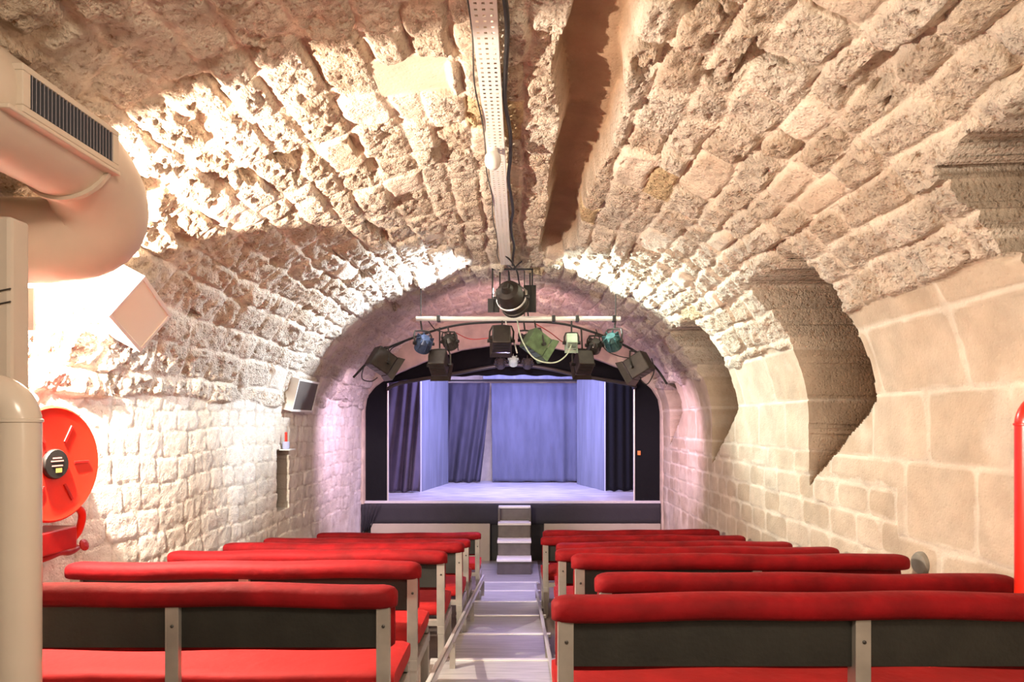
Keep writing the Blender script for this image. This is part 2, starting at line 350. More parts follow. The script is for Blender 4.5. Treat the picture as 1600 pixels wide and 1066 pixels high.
def grid_object(name, S1, D1):
    S, D = np.meshgrid(S1, D1, indexing='ij'); X, Z, c, g = relief(S, D)
    ns, nd = S.shape
    co = np.stack([X, D, Z], -1).reshape(-1, 3).astype(np.float32)
    i = np.arange(ns * nd).reshape(ns, nd)
    q = np.stack([i[:-1, :-1], i[1:, :-1], i[1:, 1:], i[:-1, 1:]], -1).reshape(-1, 4)
    q = q[:, ::-1]
    me = bpy.data.meshes.new(name); me.vertices.add(len(co)); me.vertices.foreach_set('co', co.ravel())
    me.loops.add(q.size); me.loops.foreach_set('vertex_index', q.ravel().astype(np.int32))
    me.polygons.add(len(q)); me.polygons.foreach_set('loop_start', np.arange(0, q.size, 4, dtype=np.int32))
    me.polygons.foreach_set('loop_total', np.full(len(q), 4, dtype=np.int32))
    me.polygons.foreach_set('use_smooth', np.ones(len(q), dtype=bool)); me.update(calc_edges=True)
    ca = me.color_attributes.new('stone_colour', 'FLOAT_COLOR', 'POINT')
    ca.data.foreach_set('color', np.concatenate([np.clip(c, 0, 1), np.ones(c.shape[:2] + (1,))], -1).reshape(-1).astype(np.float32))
    ga = me.attributes.new('grain', 'FLOAT', 'POINT'); ga.data.foreach_set('value', g.reshape(-1).astype(np.float32))
    me.materials.append(STONE); me.set_sharp_from_angle(angle=R(62))
    o = bpy.data.objects.new(name, me); C.objects.link(o); o.location.z = EYE; setp(o, kind='structure'); return o
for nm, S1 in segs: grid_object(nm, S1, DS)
# end walls and floor
MB().box(-3, 3, 12.9, 13.0, ZF, 2).build('wall_back', mat('back_plaster', (.62, .55, .46), .8, var=.2))['kind'] = 'structure'
MB().box(-3, 3, -3.1, -3.0, ZF, 2).build('wall_front', mat('rear_plaster', (.62, .50, .38), .8, var=.2))['kind'] = 'structure'
NOSE = [1.56 + .8 * k for k in range(9)]
def tread_z(dk): return -(.95 + .13 * dk)
def floor_z(d):
    for dk in NOSE:
        if d <= dk: return tread_z(dk)
    return ZF
fl = MB(); prev = -3.0
for dk in NOSE: fl.box(-2.5, 2.3, prev, dk, ZF - .1, tread_z(dk) - .02); prev = dk
fl.box(-2.5, 2.3, prev, 12.95, ZF - .1, ZF)
fl.build('floor', FLOORM)['kind'] = 'structure'
# arch wall round the stage opening
def vault_pt(s): return np.interp(s, PS, PX), np.interp(s, PS, PZ)
def opening(t):                                    # t 0..1 left foot, over the top, to right foot
    pts = [(-2.30, ZF), (-2.30, -1.2), (-2.30, .20), (-2.27, .38), (-2.16, .52), (-2.02, .62), (-1.80, .74), (-1.35, .93), (-.85, 1.08), (-.3, 1.16), (.2, 1.16), (.75, 1.06), (1.2, .92), (1.6, .76), (1.80, .64), (1.96, .50), (2.06, .34), (2.09, .15), (2.09, -1.2), (2.09, ZF)]
    L = [0]
    for a, b in zip(pts, pts[1:]): L.append(L[-1] + math.dist(a, b))
    q = t * L[-1]
    return float(np.interp(q, L, [p[0] for p in pts])), float(np.interp(q, L, [p[1] for p in pts]))
ar = MB(); NA = 160; vv = []
for i in range(NA + 1):
    t = i / NA; ox, oz = opening(t); sx, sz = vault_pt(t * ST)
    sx = XC + (float(sx) - XC) * 1.06; sz = float(sz) * (1.06 if sz > 0 else 1)
    for (x, z, d) in ((ox, oz, 9.62), (ox, oz, 9.50), (ox * .9 + sx * .1, oz * .9 + sz * .1, 9.47), (sx, sz, 9.43)): 
        vv.append((x, d + .012 * math.sin(i * 1.7 + x * 3), z))
ar.add(vv, [(i * 4 + k, i * 4 + k + 1, (i + 1) * 4 + k + 1, (i + 1) * 4 + k) for i in range(NA) for k in range(3)])
o = ar.build('trim_1', mat('arch_plaster', (.62, .50, .42), .85, var=.25, vscale=6, bump=.6, bscale=12), smooth=True); o['kind'] = 'structure'
# ------------------------------------------------------------------ stage
SZ = -1.17
st = thing('stage', (-.11, 9.5, ZF), 'raised stage platform with worn lilac-lit floor and black skirt', 'stage')
def skirt(x0, x1, z0, z1, y, amp, n, seed):
    m = MB(); r = random.Random(seed); K = n; vv = []
    for i in range(K + 1):
        x = x0 + (x1 - x0) * i / K; fold = amp * (math.sin(i * .9) + .6 * math.sin(i * .37 + 1)) 
        for j in range(5): vv.append((x, y + fold * (j / 4) ** .7 - .0, z1 + (z0 - z1) * j / 4))
    return m.add(vv, [(i * 5 + j, i * 5 + j + 1, i * 5 + j + 6, i * 5 + j + 5) for i in range(K) for j in range(4)])
H = SZ - ZF
MB().box(-2.2, 2.2, .02, 3.3, H - .05, H).build('deck', STAGEF, st, bevel=.006)
MB().box(-2.18, 2.18, .06, 3.2, .0, H - .05).build('base', BLACK, st)
MB().box(-2.2, 2.2, -.005, .02, H - .035, H + .003).build('deck_edge', mat('pale_edge_strip', (.6, .58, .62), .4), st, bevel=.003)
skirt(-2.2, 2.2, H - .34, H - .035, -.02, .004, 150, 1).build('skirt', SKIRT, st, smooth=True, solid=.004, angle=80)
# gathered black cloth tail at the left end of the skirt
m = MB(); vv = []
for i in range(25):
    for j in range(8):
        t = j / 7; vv.append((-2.23 + .30 * (i / 24) * (.55 + .45 * (1 - t)) , -.05 - .025 * math.sin(i * 1.3) * (.3 + t), H - .04 - t * (.45 - .12 * i / 24)))
m.add(vv, [(i * 8 + j, i * 8 + j + 1, i * 8 + j + 9, i * 8 + j + 8) for i in range(24) for j in range(7)])
setp(m.build('skirt_tail', SKIRT, st, smooth=True, solid=.004, angle=80), 'gathered cloth hanging at the left end')
p = MB().box(-2.09, -.33, -.05, .05, .0, .56).build('front_panel', BEIGE, st, bevel=.006)
p = MB().box(.47, 2.19, -.05, .05, .0, .56).build('front_panel', BEIGE, st, bevel=.006)
# steps
sp = thing('stage_steps', (-.075, 9.1, ZF + .012), 'narrow wooden steps with white nosings leading up to the stage', 'steps')
for k, (z, y0) in enumerate([(.82, .24), (.615, -.02), (.41, -.28), (.205, -.52)]):
    MB().box(-.225, .225, y0 + .02, y0 + .28 if k else .34, 0.0 if k == 3 else z - .205, z - .03).build('riser', STEPM, sp, bevel=.004)
    MB().box(-.235, .235, y0, y0 + .28 if k else .36, z - .03, z).build('tread', WHITE, sp, bevel=.004)
for sx in (-1, 1): MB().box(sx * .225 - .012, sx * .225 + .012, .15, .33, 0, .80).build('side_board', STEPM, sp)
# curtains and flats
def curtain(name, xl, xr, zt, zb, d, nf, amp, mt, label, cat='curtain', dr=0.0, group=None, sway=0.0, flatmid=None, parent=None):
    m = MB(); K = max(80, nf * 12); J = 26; vv = []; rr = random.Random(hash(name) % 99 + nf); ph = [rr.uniform(0, 6.28) for _ in range(4)]
    for i in range(K + 1):
        u = i / K
        for j in range(J + 1):
            t = j / J; a, b = xl(t), xr(t); x = a + (b - a) * u
            fold = math.sin(u * nf * 6.283 + ph[0] + 1.2 * math.sin(u * 5 + ph[1]) + sway * t) * amp * (.45 + .55 * t)
            if flatmid: fold *= .12 + .88 * min(1, max(0, (abs(u - flatmid[0]) - flatmid[1]) / .12))
            vv.append((x, d + dr * u + fold, zt + (zb - zt) * t + .01 * math.sin(u * nf * 4 + ph[2]) * (t > .97)))
    m.add(vv, [(i * (J + 1) + j, i * (J + 1) + j + 1, (i + 1) * (J + 1) + j + 1, (i + 1) * (J + 1) + j) for i in range(K) for j in range(J)])
    o = m.build(name, mt, parent, smooth=True, solid=.005, angle=85)
    return setp(o, label, cat, group) if parent is None else o
curtain('stage_curtain', lambda t: -.55 + .02 * t, lambda t: 1.20, .76, SZ + .02, 12.42, 6, .04, NAVY, 'wide blue-lit backdrop curtain filling the middle and right of the stage back', flatmid=(.42, .26))
curtain('stage_curtain', lambda t: -1.50, lambda t: -.575 - .19 * t ** 1.3, 0.76, SZ + .02, 12.36, 4, .07, NAVYD, 'dark backdrop curtain pulled aside left of the pale gap at the stage back', sway=3.5)
curtain('stage_curtain', lambda t: -2.20, lambda t: -1.66, .86, SZ + .02, 10.62, 3, .06, mat('purple_black_cloth', (.085, .065, .10), .85, var=.3, vscale=3), 'purple-black side curtain with diagonal folds at the left of the stage', sway=7)
curtain('stage_curtain', lambda t: 1.44, lambda t: 1.92, .84, SZ + .02, 10.75, 4, .02, BLKCLOTH, 'near-black side curtain at the right of the stage')
def flat_panel(a, b, label):
    a = Vector(a); b = Vector(b); dv = (b - a); n = Vector((-dv.y, dv.x)).normalized() * .02
    t = thing('stage_flat', (a.x, a.y, SZ), label, 'stage flat', 'angled blue-grey flats')
    m = MB(); loc = lambda p, z: (p[0] - a.x, p[1] - a.y, z)
    q = [a + n, a - n, b - n, b + n]
    m.add([loc(p, 0.0) for p in q] + [loc(p, 1.97) for p in q], [(0, 1, 2, 3), (4, 7, 6, 5), (0, 4, 5, 1), (1, 5, 6, 2), (2, 6, 7, 3), (3, 7, 4, 0)])
    m.build('panel', FLATM, t, bevel=.004)
    MB().tube([loc(a, 0.0), loc(a, 1.97)], .018, 8).build('edge_batten', mat('pale_batten', (.5, .5, .6), .5), t)
flat_panel((-1.67, 10.8), (-1.385, 12.25), 'blue-grey angled panel on the left of the stage')
flat_panel((1.46, 10.9), (1.10, 12.1), 'blue-grey angled panel on the right of the stage')
# black masking in the opening
def masking(name, xa, xb, label, right):
    m = MB(); K = 12; vv = []
    for i in range(K + 1):
        x = xa + (xb - xa) * i / K
        # top follows the opening
        best = .3
        for t in np.linspace(0, 1, 400):
            ox, oz = opening(t)
            if abs(ox - x) < .02: best = max(best, oz)
        vv += [(x, 9.56, SZ + .003), (x, 9.56, best + .02)]
    m.add(vv, [(2 * i, 2 * i + 1, 2 * i + 3, 2 * i + 2) for i in range(K)])
    return setp(m.build(name, BLKCLOTH, None, solid=.02), label, 'stage masking', 'black side maskings')
masking('side_masking', -2.30, -1.96, 'flat black masking panel at the left side of the stage mouth', False)
masking('side_masking', 1.71, 2.09, 'flat black masking panel with an orange tag at the right side of the stage mouth', True)
m = MB(); vv = []; K = 60
for i in range(K + 1):
    x = -2.0 + 3.75 * i / K; best = .55
    for t in np.linspace(.2, .8, 300):
        ox, oz = opening(t)
        if abs(ox - x) < .03: best = max(best, oz)
    c = (x + .12) / 1.9; zb = .60 + .11 * max(0, 1 - c * c) - (.008 * math.sin(i * 1.1))
    vv += [(x, 9.66 + .015 * math.sin(i * .9), best + .05), (x, 9.66 + .02 * math.sin(i * .9), min(zb, best))]
m.add(vv, [(2 * i, 2 * i + 1, 2 * i + 3, 2 * i + 2) for i in range(K)])
setp(m.build('stage_valance', BLKCLOTH, None, smooth=True, solid=.01, angle=80), 'black arched valance across the top of the stage mouth', 'valance')
for x, lb in ((-.2065 * 9.5, 'thin pale upright pole at the left edge of the stage mouth'), (.1795 * 9.5, 'thin pale upright pole at the right edge of the stage mouth')):
    setp(MB().tube([(x, 9.53, SZ), (x, 9.53, .58)], .014, 8).build('stage_pole', ALUB, None, smooth=True), lb, 'pole', 'upright poles at the stage mouth')
tg = MB().box(1.755, 1.80, 9.52, 9.545, -.49, -.425).build('orange_tag', ORANGE, None, bevel=.005); setp(tg, 'small orange tag on the black panel right of the stage', 'tag')
tr = thing('curtain_track', (.2, 12.15, .80), 'lilac-lit horizontal curtain pelmet over the backdrop curtain', 'curtain rail')
MB().box(-.9, 1.1, 0, .05, .02, .12).build('pelmet', FLATM, tr, bevel=.01)
MB().tube([(-1.75, .1, 0), (1.1, .1, 0)], .016, 8).build('rail', BLACK, tr)
cg = MB().tube(smoothpath([px(606, 608, 9.5), px(625, 599, 9.36), px(700, 586, 9.36), px(765, 574, 9.36), px(800, 570, 9.36), px(850, 575, 9.36), px(905, 587, 9.36), px(985, 601, 9.36), px(990, 606, 9.5)], 4), .028, 10).build('stage_bar', DKGREY, None, smooth=True); setp(cg, 'thick dark curved bar right in front of the black valance over the stage mouth', 'bar')
# ------------------------------------------------------------------ aisle steps
for k, dk in enumerate(NOSE):
    d0 = NOSE[k - 1] if k else dk - .8
    z = tread_z(dk); wl, wr = (-.52, .21)
    places = ['nearest the camera, under the picture edge', 'second from the camera, mostly below the frame', 'third from the camera, below the picture edge', 'first fully seen in the picture', 'next beyond the nearest seen one', 'midway along the aisle', 'third before the stage steps', 'second before the stage steps', 'last before the stage steps']
    if k < 1: continue
    t = thing('aisle_step', ((wl + wr) / 2, d0, z - .02), 'grey metal aisle step with bright nosing, ' + places[k], 'step', 'shallow metal steps of the aisle')
    MB().box(-(wr - wl) / 2, (wr - wl) / 2, .0, .78, 0, .02).build('tread', TREADM, t, bevel=.003)
    MB().box(-(wr - wl) / 2 - .03, (wr - wl) / 2 + .02, .765, .80, -.02, .026).build('nosing', ALUB, t, bevel=.003)
setp(MB().box(-.56, .26, 7.97, 9.44, ZF, ZF + .012).build('aisle_mat', TREADM, None), 'grey sheet flooring at the foot of the stage steps', 'floor mat')
# ------------------------------------------------------------------ benches
def roll(L, ry, rz, seed, e0=.05, e1=.05):
    m = MB(); K = max(24, int(L / .05)); n = 16; vv = []; r = random.Random(seed); ph = r.uniform(0, 9)
    xs = sorted(set([0, .012, .03, .055] + [L * i / K for i in range(2, K - 1)] + [L - .055, L - .03, L - .012, L]))
    for x in xs:
        e = min(x, L - x); f = math.sqrt(max(0.0, 1 - (1 - min(e / .06, 1)) ** 2)) * .75 + .25
        if e < 1e-6: f = .35
        sag = .004 * math.sin(x * 3.1 + ph) + .003 * math.sin(x * 9 + ph * 2)
        for k in range(n):
            a = 2 * math.pi * k / n; ca, sa = math.cos(a), math.sin(a)
            p = .75
            cy = math.copysign(abs(ca) ** p, ca) * ry * f; cz = math.copysign(abs(sa) ** p, sa) * rz * (.5 + .5 * f)
            vv.append((x, cy, cz + sag - (1 - f) * rz * .25))
    M_ = len(xs)
    m.add(vv, [(i * n + k, i * n + (k + 1) % n, (i + 1) * n + (k + 1) % n, (i + 1) * n + k) for i in range(M_ - 1) for k in range(n)] + [tuple(range(n))[::-1], tuple((M_ - 1) * n + k for k in range(n))])
    return m
def bench(x0, x1, d, ztop, posts, label, side, seed, rz=0.0):
    fz = floor_z(d + .02) - .02; h = ztop - fz; L = x1 - x0
    t = thing('red_bench', (x0, d, fz), label, 'bench', 'rows of red velvet theatre benches', rz)
    rl = roll(L, .058, .040, seed); rl.v = [(x, y + .012, z + h - .040) for x, y, z in rl.v]
    rl.build('top_cushion', VELVET, t, smooth=True, angle=75)
    # padded back on the stage side
    pd = roll(L - .03, .028, .105, seed + 5); pd.v = [(x + .015, y + .052, z + h - .145) for x, y, z in pd.v]
    pd.build('back_cushion', VELVET, t, smooth=True, angle=75)
    P = [p - x0 for p in posts]
    P = [q for q in P if .0 < q < L]
    zb = h - .455
    for a, b in zip(P, P[1:]):
        MB().box(a + .018, b - .018, .002, .016, h - .225, h - .065).build('back_board', BOARD, t, bevel=.002)
    for q in P:
        MB().box(q - .022, q + .022, -.022, .002, zb, h - .062).box(q - .026, q - .020, -.022, .03, zb, h - .062).build('post', ALU, t, bevel=.002)
        MB().lathe([(.0005, 0), (.006, 0), (.006, .003), (.003, .005)], frame((q, -.022, h - .14), (0, -1, 0)), 10).build('screw', DKGREY, t)
        for y in (.0, .37):
            f2 = floor_z(d + y + .03) - fz - (0 if -.56 < x0 + q < .26 else .02)
            MB().box(q - .02, q + .02, y - .02, y + .02, f2 + .001, zb).build('leg', ALU, t, bevel=.002)
        MB().box(q - .022, q + .022, -.022, .40, zb - .05, zb).build('side_beam', ALU, t, bevel=.002)
    MB().box(.02, L - .02, -.02, .015, zb, zb + .035).build('rear_beam', ALU, t, bevel=.002)
    MB().box(.02, L - .02, .365, .40, zb, zb + .035).build('front_beam', ALU, t, bevel=.002)
    # seat cushion
    m = MB(); K = max(10, int(L / .12)); J = 10; sec = []
    for j in range(24):
        a = 2 * math.pi * j / 24; ca, sa = math.cos(a), math.sin(a)
        sec.append((.235 + .19 * math.copysign(abs(ca) ** .28, ca), .042 * math.copysign(abs(sa) ** .55, sa)))
    vv = []; xs = [.02, .03, .05] + [.02 + (L - .04) * i / K for i in range(1, K)] + [L - .05, L - .03, L - .02]; xs = sorted(xs)
    for x in xs:
        e = min(x - .02, L - .02 - x); f = .8 + .2 * min(1, e / .03)
        for (y, z) in sec: vv.append((x, .235 + (y - .235) * (.96 + .04 * min(1, e / .03)), zb + .037 + .042 + z * f + .004 * math.sin(x * 7 + seed)))
    n = 24; M_ = len(xs)
    m.add(vv, [(i * n + k, i * n + (k + 1) % n, (i + 1) * n + (k + 1) % n, (i + 1) * n + k) for i in range(M_ - 1) for k in range(n)] + [tuple(range(n))[::-1], tuple((M_ - 1) * n + k for k in range(n))])
    m.build('seat_cushion', SEATV, t, smooth=True, angle=60)
    return t
lefts = [(2.30, 615, None, 915), (3.02, 654, 103, 879), (3.92, 696, 262, 861), (4.75, 723, 345, 849), (5.50, 733, 410, 842), (6.80, 750, 495, 833)]
lname = ['nearest bench of the left block, its back nearest the cream pipe', 'second bench from the front of the picture in the left block', 'third bench from the camera in the left block', 'fourth bench from the camera in the left block', 'fifth bench from the camera in the left block', 'farthest bench of the left block, closest to the stage']
for i, (d, xi, xo, yt) in enumerate(lefts):
    x1 = (xi - 812) / F * d + .01; x0 = max((xo - 812) / F * d, -2.27) if xo else -2.1
    if i >= 1: x0 = max(x0, -2.20)
    zt = (660 - yt) / F * d
    ps = [x1 - .035 - .0, x1 - .035 - .79, x1 - .035 - 1.58]
    if i == 0: ps = [px(601, 0, d).x, px(274, 0, d).x, -2.02]
    bench(x0, x1, d, zt, sorted(ps), 'red velvet bench, ' + lname[i], 'left', 10 + i)
rights = [(2.0, 862, None, 930, 0), (2.67, 930, None, 898, 0), (3.32, 893, 1447, 868, 1.0), (4.05, 868, 1320, 857, 1.2), (4.75, 869, 1252, 848, 1.2), (5.75, 845, 1170, 838, 1), (6.5, 848, 1137, 829, 1)]
rname = ['nearest bench of the right block, large across the bottom right corner', 'second bench from the camera in the right block', 'third bench from the camera in the right block, beside the grey vent', 'fourth bench from the camera in the right block', 'fifth bench from the camera in the right block', 'second bench from the stage in the right block', 'farthest bench of the right block, closest to the stage']
for i, (d, xi, xo, yt, rz) in enumerate(rights):
    x0 = (xi - 812) / F * d; x1 = min((xo - 812) / F * d, 2.04) if xo else (2.0 if i == 0 else 2.07)
    zt = (660 - yt) / F * d
    ps = [x0 + .045, x0 + .045 + .92, x0 + .045 + 1.80]
    bench(x0, x1, d, zt, ps, 'red velvet bench, ' + rname[i], 'right', 30 + i, R(rz))
# sloping side rails along the aisle
def rail(x, d0, d1, off, label):
    t = thing('aisle_rail', (x, d0, -(off + .13 * d0)), label, 'rail', 'sloping metal rails beside the aisle')
    L = d1 - d0; s = -.13
    m = MB(); 
    for (w0, w1, h0, h1) in ((-.003, .003, -.035, .012), (-.02, .003, .006, .012)):
        m.add([(a, y, b + s * y) for y in (0, L) for (a, b) in ((w0, h0), (w1, h0), (w1, h1), (w0, h1))], [(0, 1, 2, 3), (4, 7, 6, 5), (0, 4, 5, 1), (1, 5, 6, 2), (2, 6, 7, 3), (3, 7, 4, 0)])
    m.build('angle_bar', ALUB, t)
    for k in range(4):
        y = .35 + k * (L - .7) / 3; zf = floor_z(d0 + y) - .02 + (off + .13 * d0)
        MB().box(-.016, .016, y - .016, y + .016, zf, s * y - .02).build('stub_post', ALU, t)
rail(-.40, 1.9, 7.3, .80, 'sloping aluminium rail along the left edge of the aisle')
rail(.185, 2.55, 7.2, .90, 'low sloping aluminium rail along the right edge of the aisle')
# ------------------------------------------------------------------ left duct, column, pipes
dt = thing('air_duct', (-1.60, 1.2, .955), 'fat cream round ventilation duct with a grille, bending into the left wall', 'duct')
def arcpts(c, r, a0, a1, n, X): return [(X, c[0] + r * math.cos(a), c[1] + r * math.sin(a)) for a in np.linspace(a0, a1, n)]
path = [(0, -1.2, 0), (0, -.4, 0), (0, .4, 0), (0, .9, 0), (-.005, 1.07, -.005), (-.015, 1.19, -.03), (-.035, 1.29, -.09), (-.08, 1.345, -.165), (-.16, 1.35, -.215), (-.28, 1.34, -.235), (-.50, 1.33, -.235), (-.62, 1.33, -.235)]
MB().tube(smoothpath(path, 3), .165, 28).build('duct_tube', PAINT, dt, smooth=True, angle=60)
MB().tube([(0, 1.06, -.015), (0, 1.075, -.018)], .170, 28).build('seam_ring', PAINT, dt, smooth=True)
for k in range(0): pass
# grille box set into its flank
gx, gy0, gy1, gz0, gz1 = .165, .66, 1.04, -.045, .055
g = MB(); 
g.box(.13, .180, gy0 - .03, gy1 + .03, gz1, gz1 + .02).box(.13, .180, gy0 - .03, gy1 + .03, gz0 - .02, gz0).box(.13, .180, gy0 - .03, gy0, gz0, gz1).box(.13, .180, gy1, gy1 + .03, gz0, gz1)
gr = g.build('grille_frame', PAINT, dt, bevel=.003)
gb = MB().box(.10, .1665, gy0, gy1, gz0, gz1).build('grille_back', BLACK, gr)
sl = MB(); n = 24
for k in range(n):
    y = gy0 + (k + .5) * (gy1 - gy0) / n
    sl.box(-.0012, .0012, -.008, .008, gz0, gz1, Matrix.Translation((.174, y, 0)) @ Matrix.Rotation(R(60), 4, 'Z'))
sl.build('grille_slats', mat('grey_slats', (.28, .27, .30), .4, metal=.4), gr)
MB().box(.10, .180, gy0 - .08, gy1 + .04, gz0 - .034, gz0 - .02).build('grille_ledge', PAINT, dt, bevel=.004)
c = thing('plaster_column', (-1.70, 2.09, floor_z(2.09) - .02), 'smooth cream plaster column at the left picture edge', 'column')
hb = .64 - (floor_z(2.09) - .02)
MB().box(-.30, .125, -.11, -.03, 0, hb).build('shaft', PLASTER, c, bevel=.012)
for zz, dz in ((.44, .03), (.40, -.035)):
    w_ = MB().tube(smoothpath([(-.30, -.113, zz + 1.24), (-.1, -.118, zz + 1.22), (.05, -.116, zz + 1.235), (.128, -.113, zz + 1.25)]), .0025, 6).build('thin_cable', DKGREY, c)
def standpipe(x, y, r, ztop, side, mt, label, name, collar):
    fz = floor_z(y) - .02
    t = thing(name, (x, y, fz), label, 'pipe'); H_ = ztop - fz
    el = [(0, 0, 0), (0, 0, H_ - .16)] + [(side * (.09 - .09 * math.cos(a)), .0, H_ - .16 + .09 * math.sin(a)) for a in np.linspace(.15, math.pi / 2, 10)] + [(side * (.12 if side > 0 else .30), 0, H_ - .07)]
    MB().tube(el, r, 28).build('pipe_run', mt, t, smooth=True, angle=60)
    MB().lathe([(r, -.006), (r + .004, -.004), (r + .004, .004), (r, .006)], Matrix.Translation((0, 0, collar - fz)), 28).build('collar', mt, t, smooth=True)
standpipe(-1.485, 1.9, .055, .16, -1, PIPE, 'glossy cream vertical pipe with elbow in front of the left column', 'drain_pipe', .005)
standpipe(2.0, 2.5, .055, .15, 1, REDP, 'bright red vertical pipe with elbow at the right picture edge', 'red_pipe', -.008)
# flood lamp behind the column
t = thing('flood_lamp', (-2.13, 2.75, .39), 'bright flood lamp hidden behind the cream column', 'lamp')
MB().box(-.07, .07, -.04, -.025, 0, .18).build('housing', WHITE, t)  # back plate only, shaped to block light from the duct and near ceiling
MB().box(-.30, -.07, -.04, -.028, .07, .10).build('bracket', BLACK, t)
# ------------------------------------------------------------------ hose reel
hx, hy, hz = -2.32, 3.0, -.195
t = thing('hose_reel', (hx, hy, hz), 'round red fire hose reel fixed to the left wall', 'hose reel')
ax = frame((0, 0, 0), (1, -.10, 0))
MB().lathe([(.06, .145), (.10, .150), (.235, .150), (.262, .158), (.272, .150), (.272, .140), (.255, .135), (.06, .135)], ax, 48).build('front_disc', REDP, t, smooth=True, angle=35)
MB().lathe([(.02, .03), (.268, .03), (.272, .035), (.262, .042), (.02, .042)], ax, 48).build('back_disc', REDP, t, smooth=True, angle=35)
hs = MB()
for k in range(4): 
    for rr in (.17, .20, .23): hs.tube([ax @ Vector((rr * math.cos(a), rr * math.sin(a), .055 + k * .022)) for a in np.linspace(0, 6.283, 40)], .0105, 6, caps=False)
hs.build('coiled_hose', REDD, t, smooth=True)
MB().lathe([(.001, .166), (.066, .166), (.070, .160), (.070, .148)], ax, 32).build('hub_cap', BLACK, t, smooth=True, angle=30)
mk = MB()
for i, (u, v_, w_) in enumerate([(.028, 0, .05), (.014, 0, .07), (-.008, .0, .06)]):
    mk.box(u - .003, u + .003, -w_ / 2, w_ / 2, .1655, .1675, ax)
mk.build('hub_print', mat('pale_red_print', (.75, .35, .32), .6), t)
MB().box(-.040, -.020, -.025, .008, .1655, .1675, ax).build('hub_print', YEL, t)
for k in range(6):
    MB().box(.115, .205, -.007, .007, .149, .156, ax @ Matrix.Rotation(R(30 + 60 * k), 4, 'Z')).build('pressed_rib', REDD, t, bevel=.002)
MB().box(-.012, .012, -.016, .016, .150, .153, ax @ Matrix.Rotation(R(62), 4, 'Z') @ Matrix.Translation((.118, 0, 0))).build('white_sticker', WHITE, t)
MB().box(-.01, .15, -.16, .14, -.42, -.31).build('bracket_box', REDD, t, bevel=.008)
MB().tube(smoothpath([(.14, .10, -.20), (.15, .17, -.25), (.13, .18, -.34), (.10, .15, -.40)]), .018, 10).build('guide_arm', REDP, t, smooth=True)
MB().tube(smoothpath([(.06, -.2, -.455), (.09, .0, -.445), (.08, .12, -.44), (.07, .2, -.455), (.06, .27, -.445)]), .016, 10).build('nozzle_pipe', REDD, t, smooth=True)
MB().lathe([(.012, 0), (.03, .005), (.03, .012), (.012, .018)], frame((.10, .25, -.43), (1, 0, .3)), 12).build('valve_wheel', REDD, t)
MB().tube([(-.02, 0, 0), (.06, 0, 0)], .03, 12).build('axle', REDD, t)
# ------------------------------------------------------------------ wall speakers from their four corners
def wall_speaker(cs, ds, depth, face, label):
    P = [px(cs[i][0], cs[i][1], ds[i]) for i in range(4)]      # top, right, bottom, left
    cen = sum(P, Vector()) / 4; u = ((P[1] - P[0]) + (P[2] - P[3])).normalized(); v = ((P[0] - P[3]) + (P[1] - P[2]))
    n = u.cross(v).normalized(); 
    if n.x < 0: n = -n
    v = n.cross(u); lu = ((P[1] - P[0]).length + (P[2] - P[3]).length) / 2; lv = ((P[0] - P[3]).length + (P[1] - P[2]).length) / 2
    t = thing('wall_speaker', tuple(cen), label, 'speaker', 'loudspeakers on the left vault')
    M = Matrix((u, v, n)).transposed().to_4x4()
    MB().box(-lu / 2, lu / 2, -lv / 2, lv / 2, -depth, -.004, M).build('cabinet', WHITE, t, bevel=.006)
    e = .022; m = MB()
    m.box(-lu / 2, lu / 2, lv / 2 - e, lv / 2, -.006, .006, M).box(-lu / 2, lu / 2, -lv / 2, -lv / 2 + e, -.006, .006, M).box(-lu / 2, -lu / 2 + e, -lv / 2 + e, lv / 2 - e, -.006, .006, M).box(lu / 2 - e, lu / 2, -lv / 2 + e, lv / 2 - e, -.006, .006, M)
    m.build('front_frame', WHITE, t, bevel=.003)
    MB().box(-lu / 2 + e, lu / 2 - e, -lv / 2 + e, lv / 2 - e, -.004, .0, M).build('front_panel', face, t)
wall_speaker([(222, 434), (272, 490), (213, 552), (171, 490)], [3.22, 3.63, 3.48, 3.14], .25, CREAMW, 'white framed loudspeaker tilted on the vault beside the glaring lamp')
wall_speaker([(470, 594), (501, 599), (485, 644), (452, 641)], [6.37, 6.95, 6.86, 6.25], .13, GREYG, 'small grey-faced loudspeaker high on the far left wall')
# candle holder over the wall slot
t = thing('candle_stand', (-2.30, 6.30, -.275), 'small red candle in a glass holder above the dark slot in the left wall', 'candle')
MB().box(-.10, .06, -.06, .10, 0, .012).build('ledge', WHITE, t)
MB().lathe([(.028, .012), (.034, .02), (.034, .085), (.030, .085)], None, 16).build('glass_holder', mat('bluish_glass', (.45, .50, .75), .2), t, smooth=True)
MB().lathe([(.012, .05), (.012, .175), (.004, .18)], None, 12).build('candle', REDP, t, smooth=True)
t = thing('round_vent', (2.135, 3.38, -.745), 'round grey vent cover low on the right wall behind a bench end', 'vent')
MB().lathe([(.062, -.09), (.062, .02), (.052, .035), (.012, .04), (.001, .04)], frame((0, 0, 0), (-1, -.15, 0)), 24).build('cover', GREYST, t, smooth=True, angle=40)
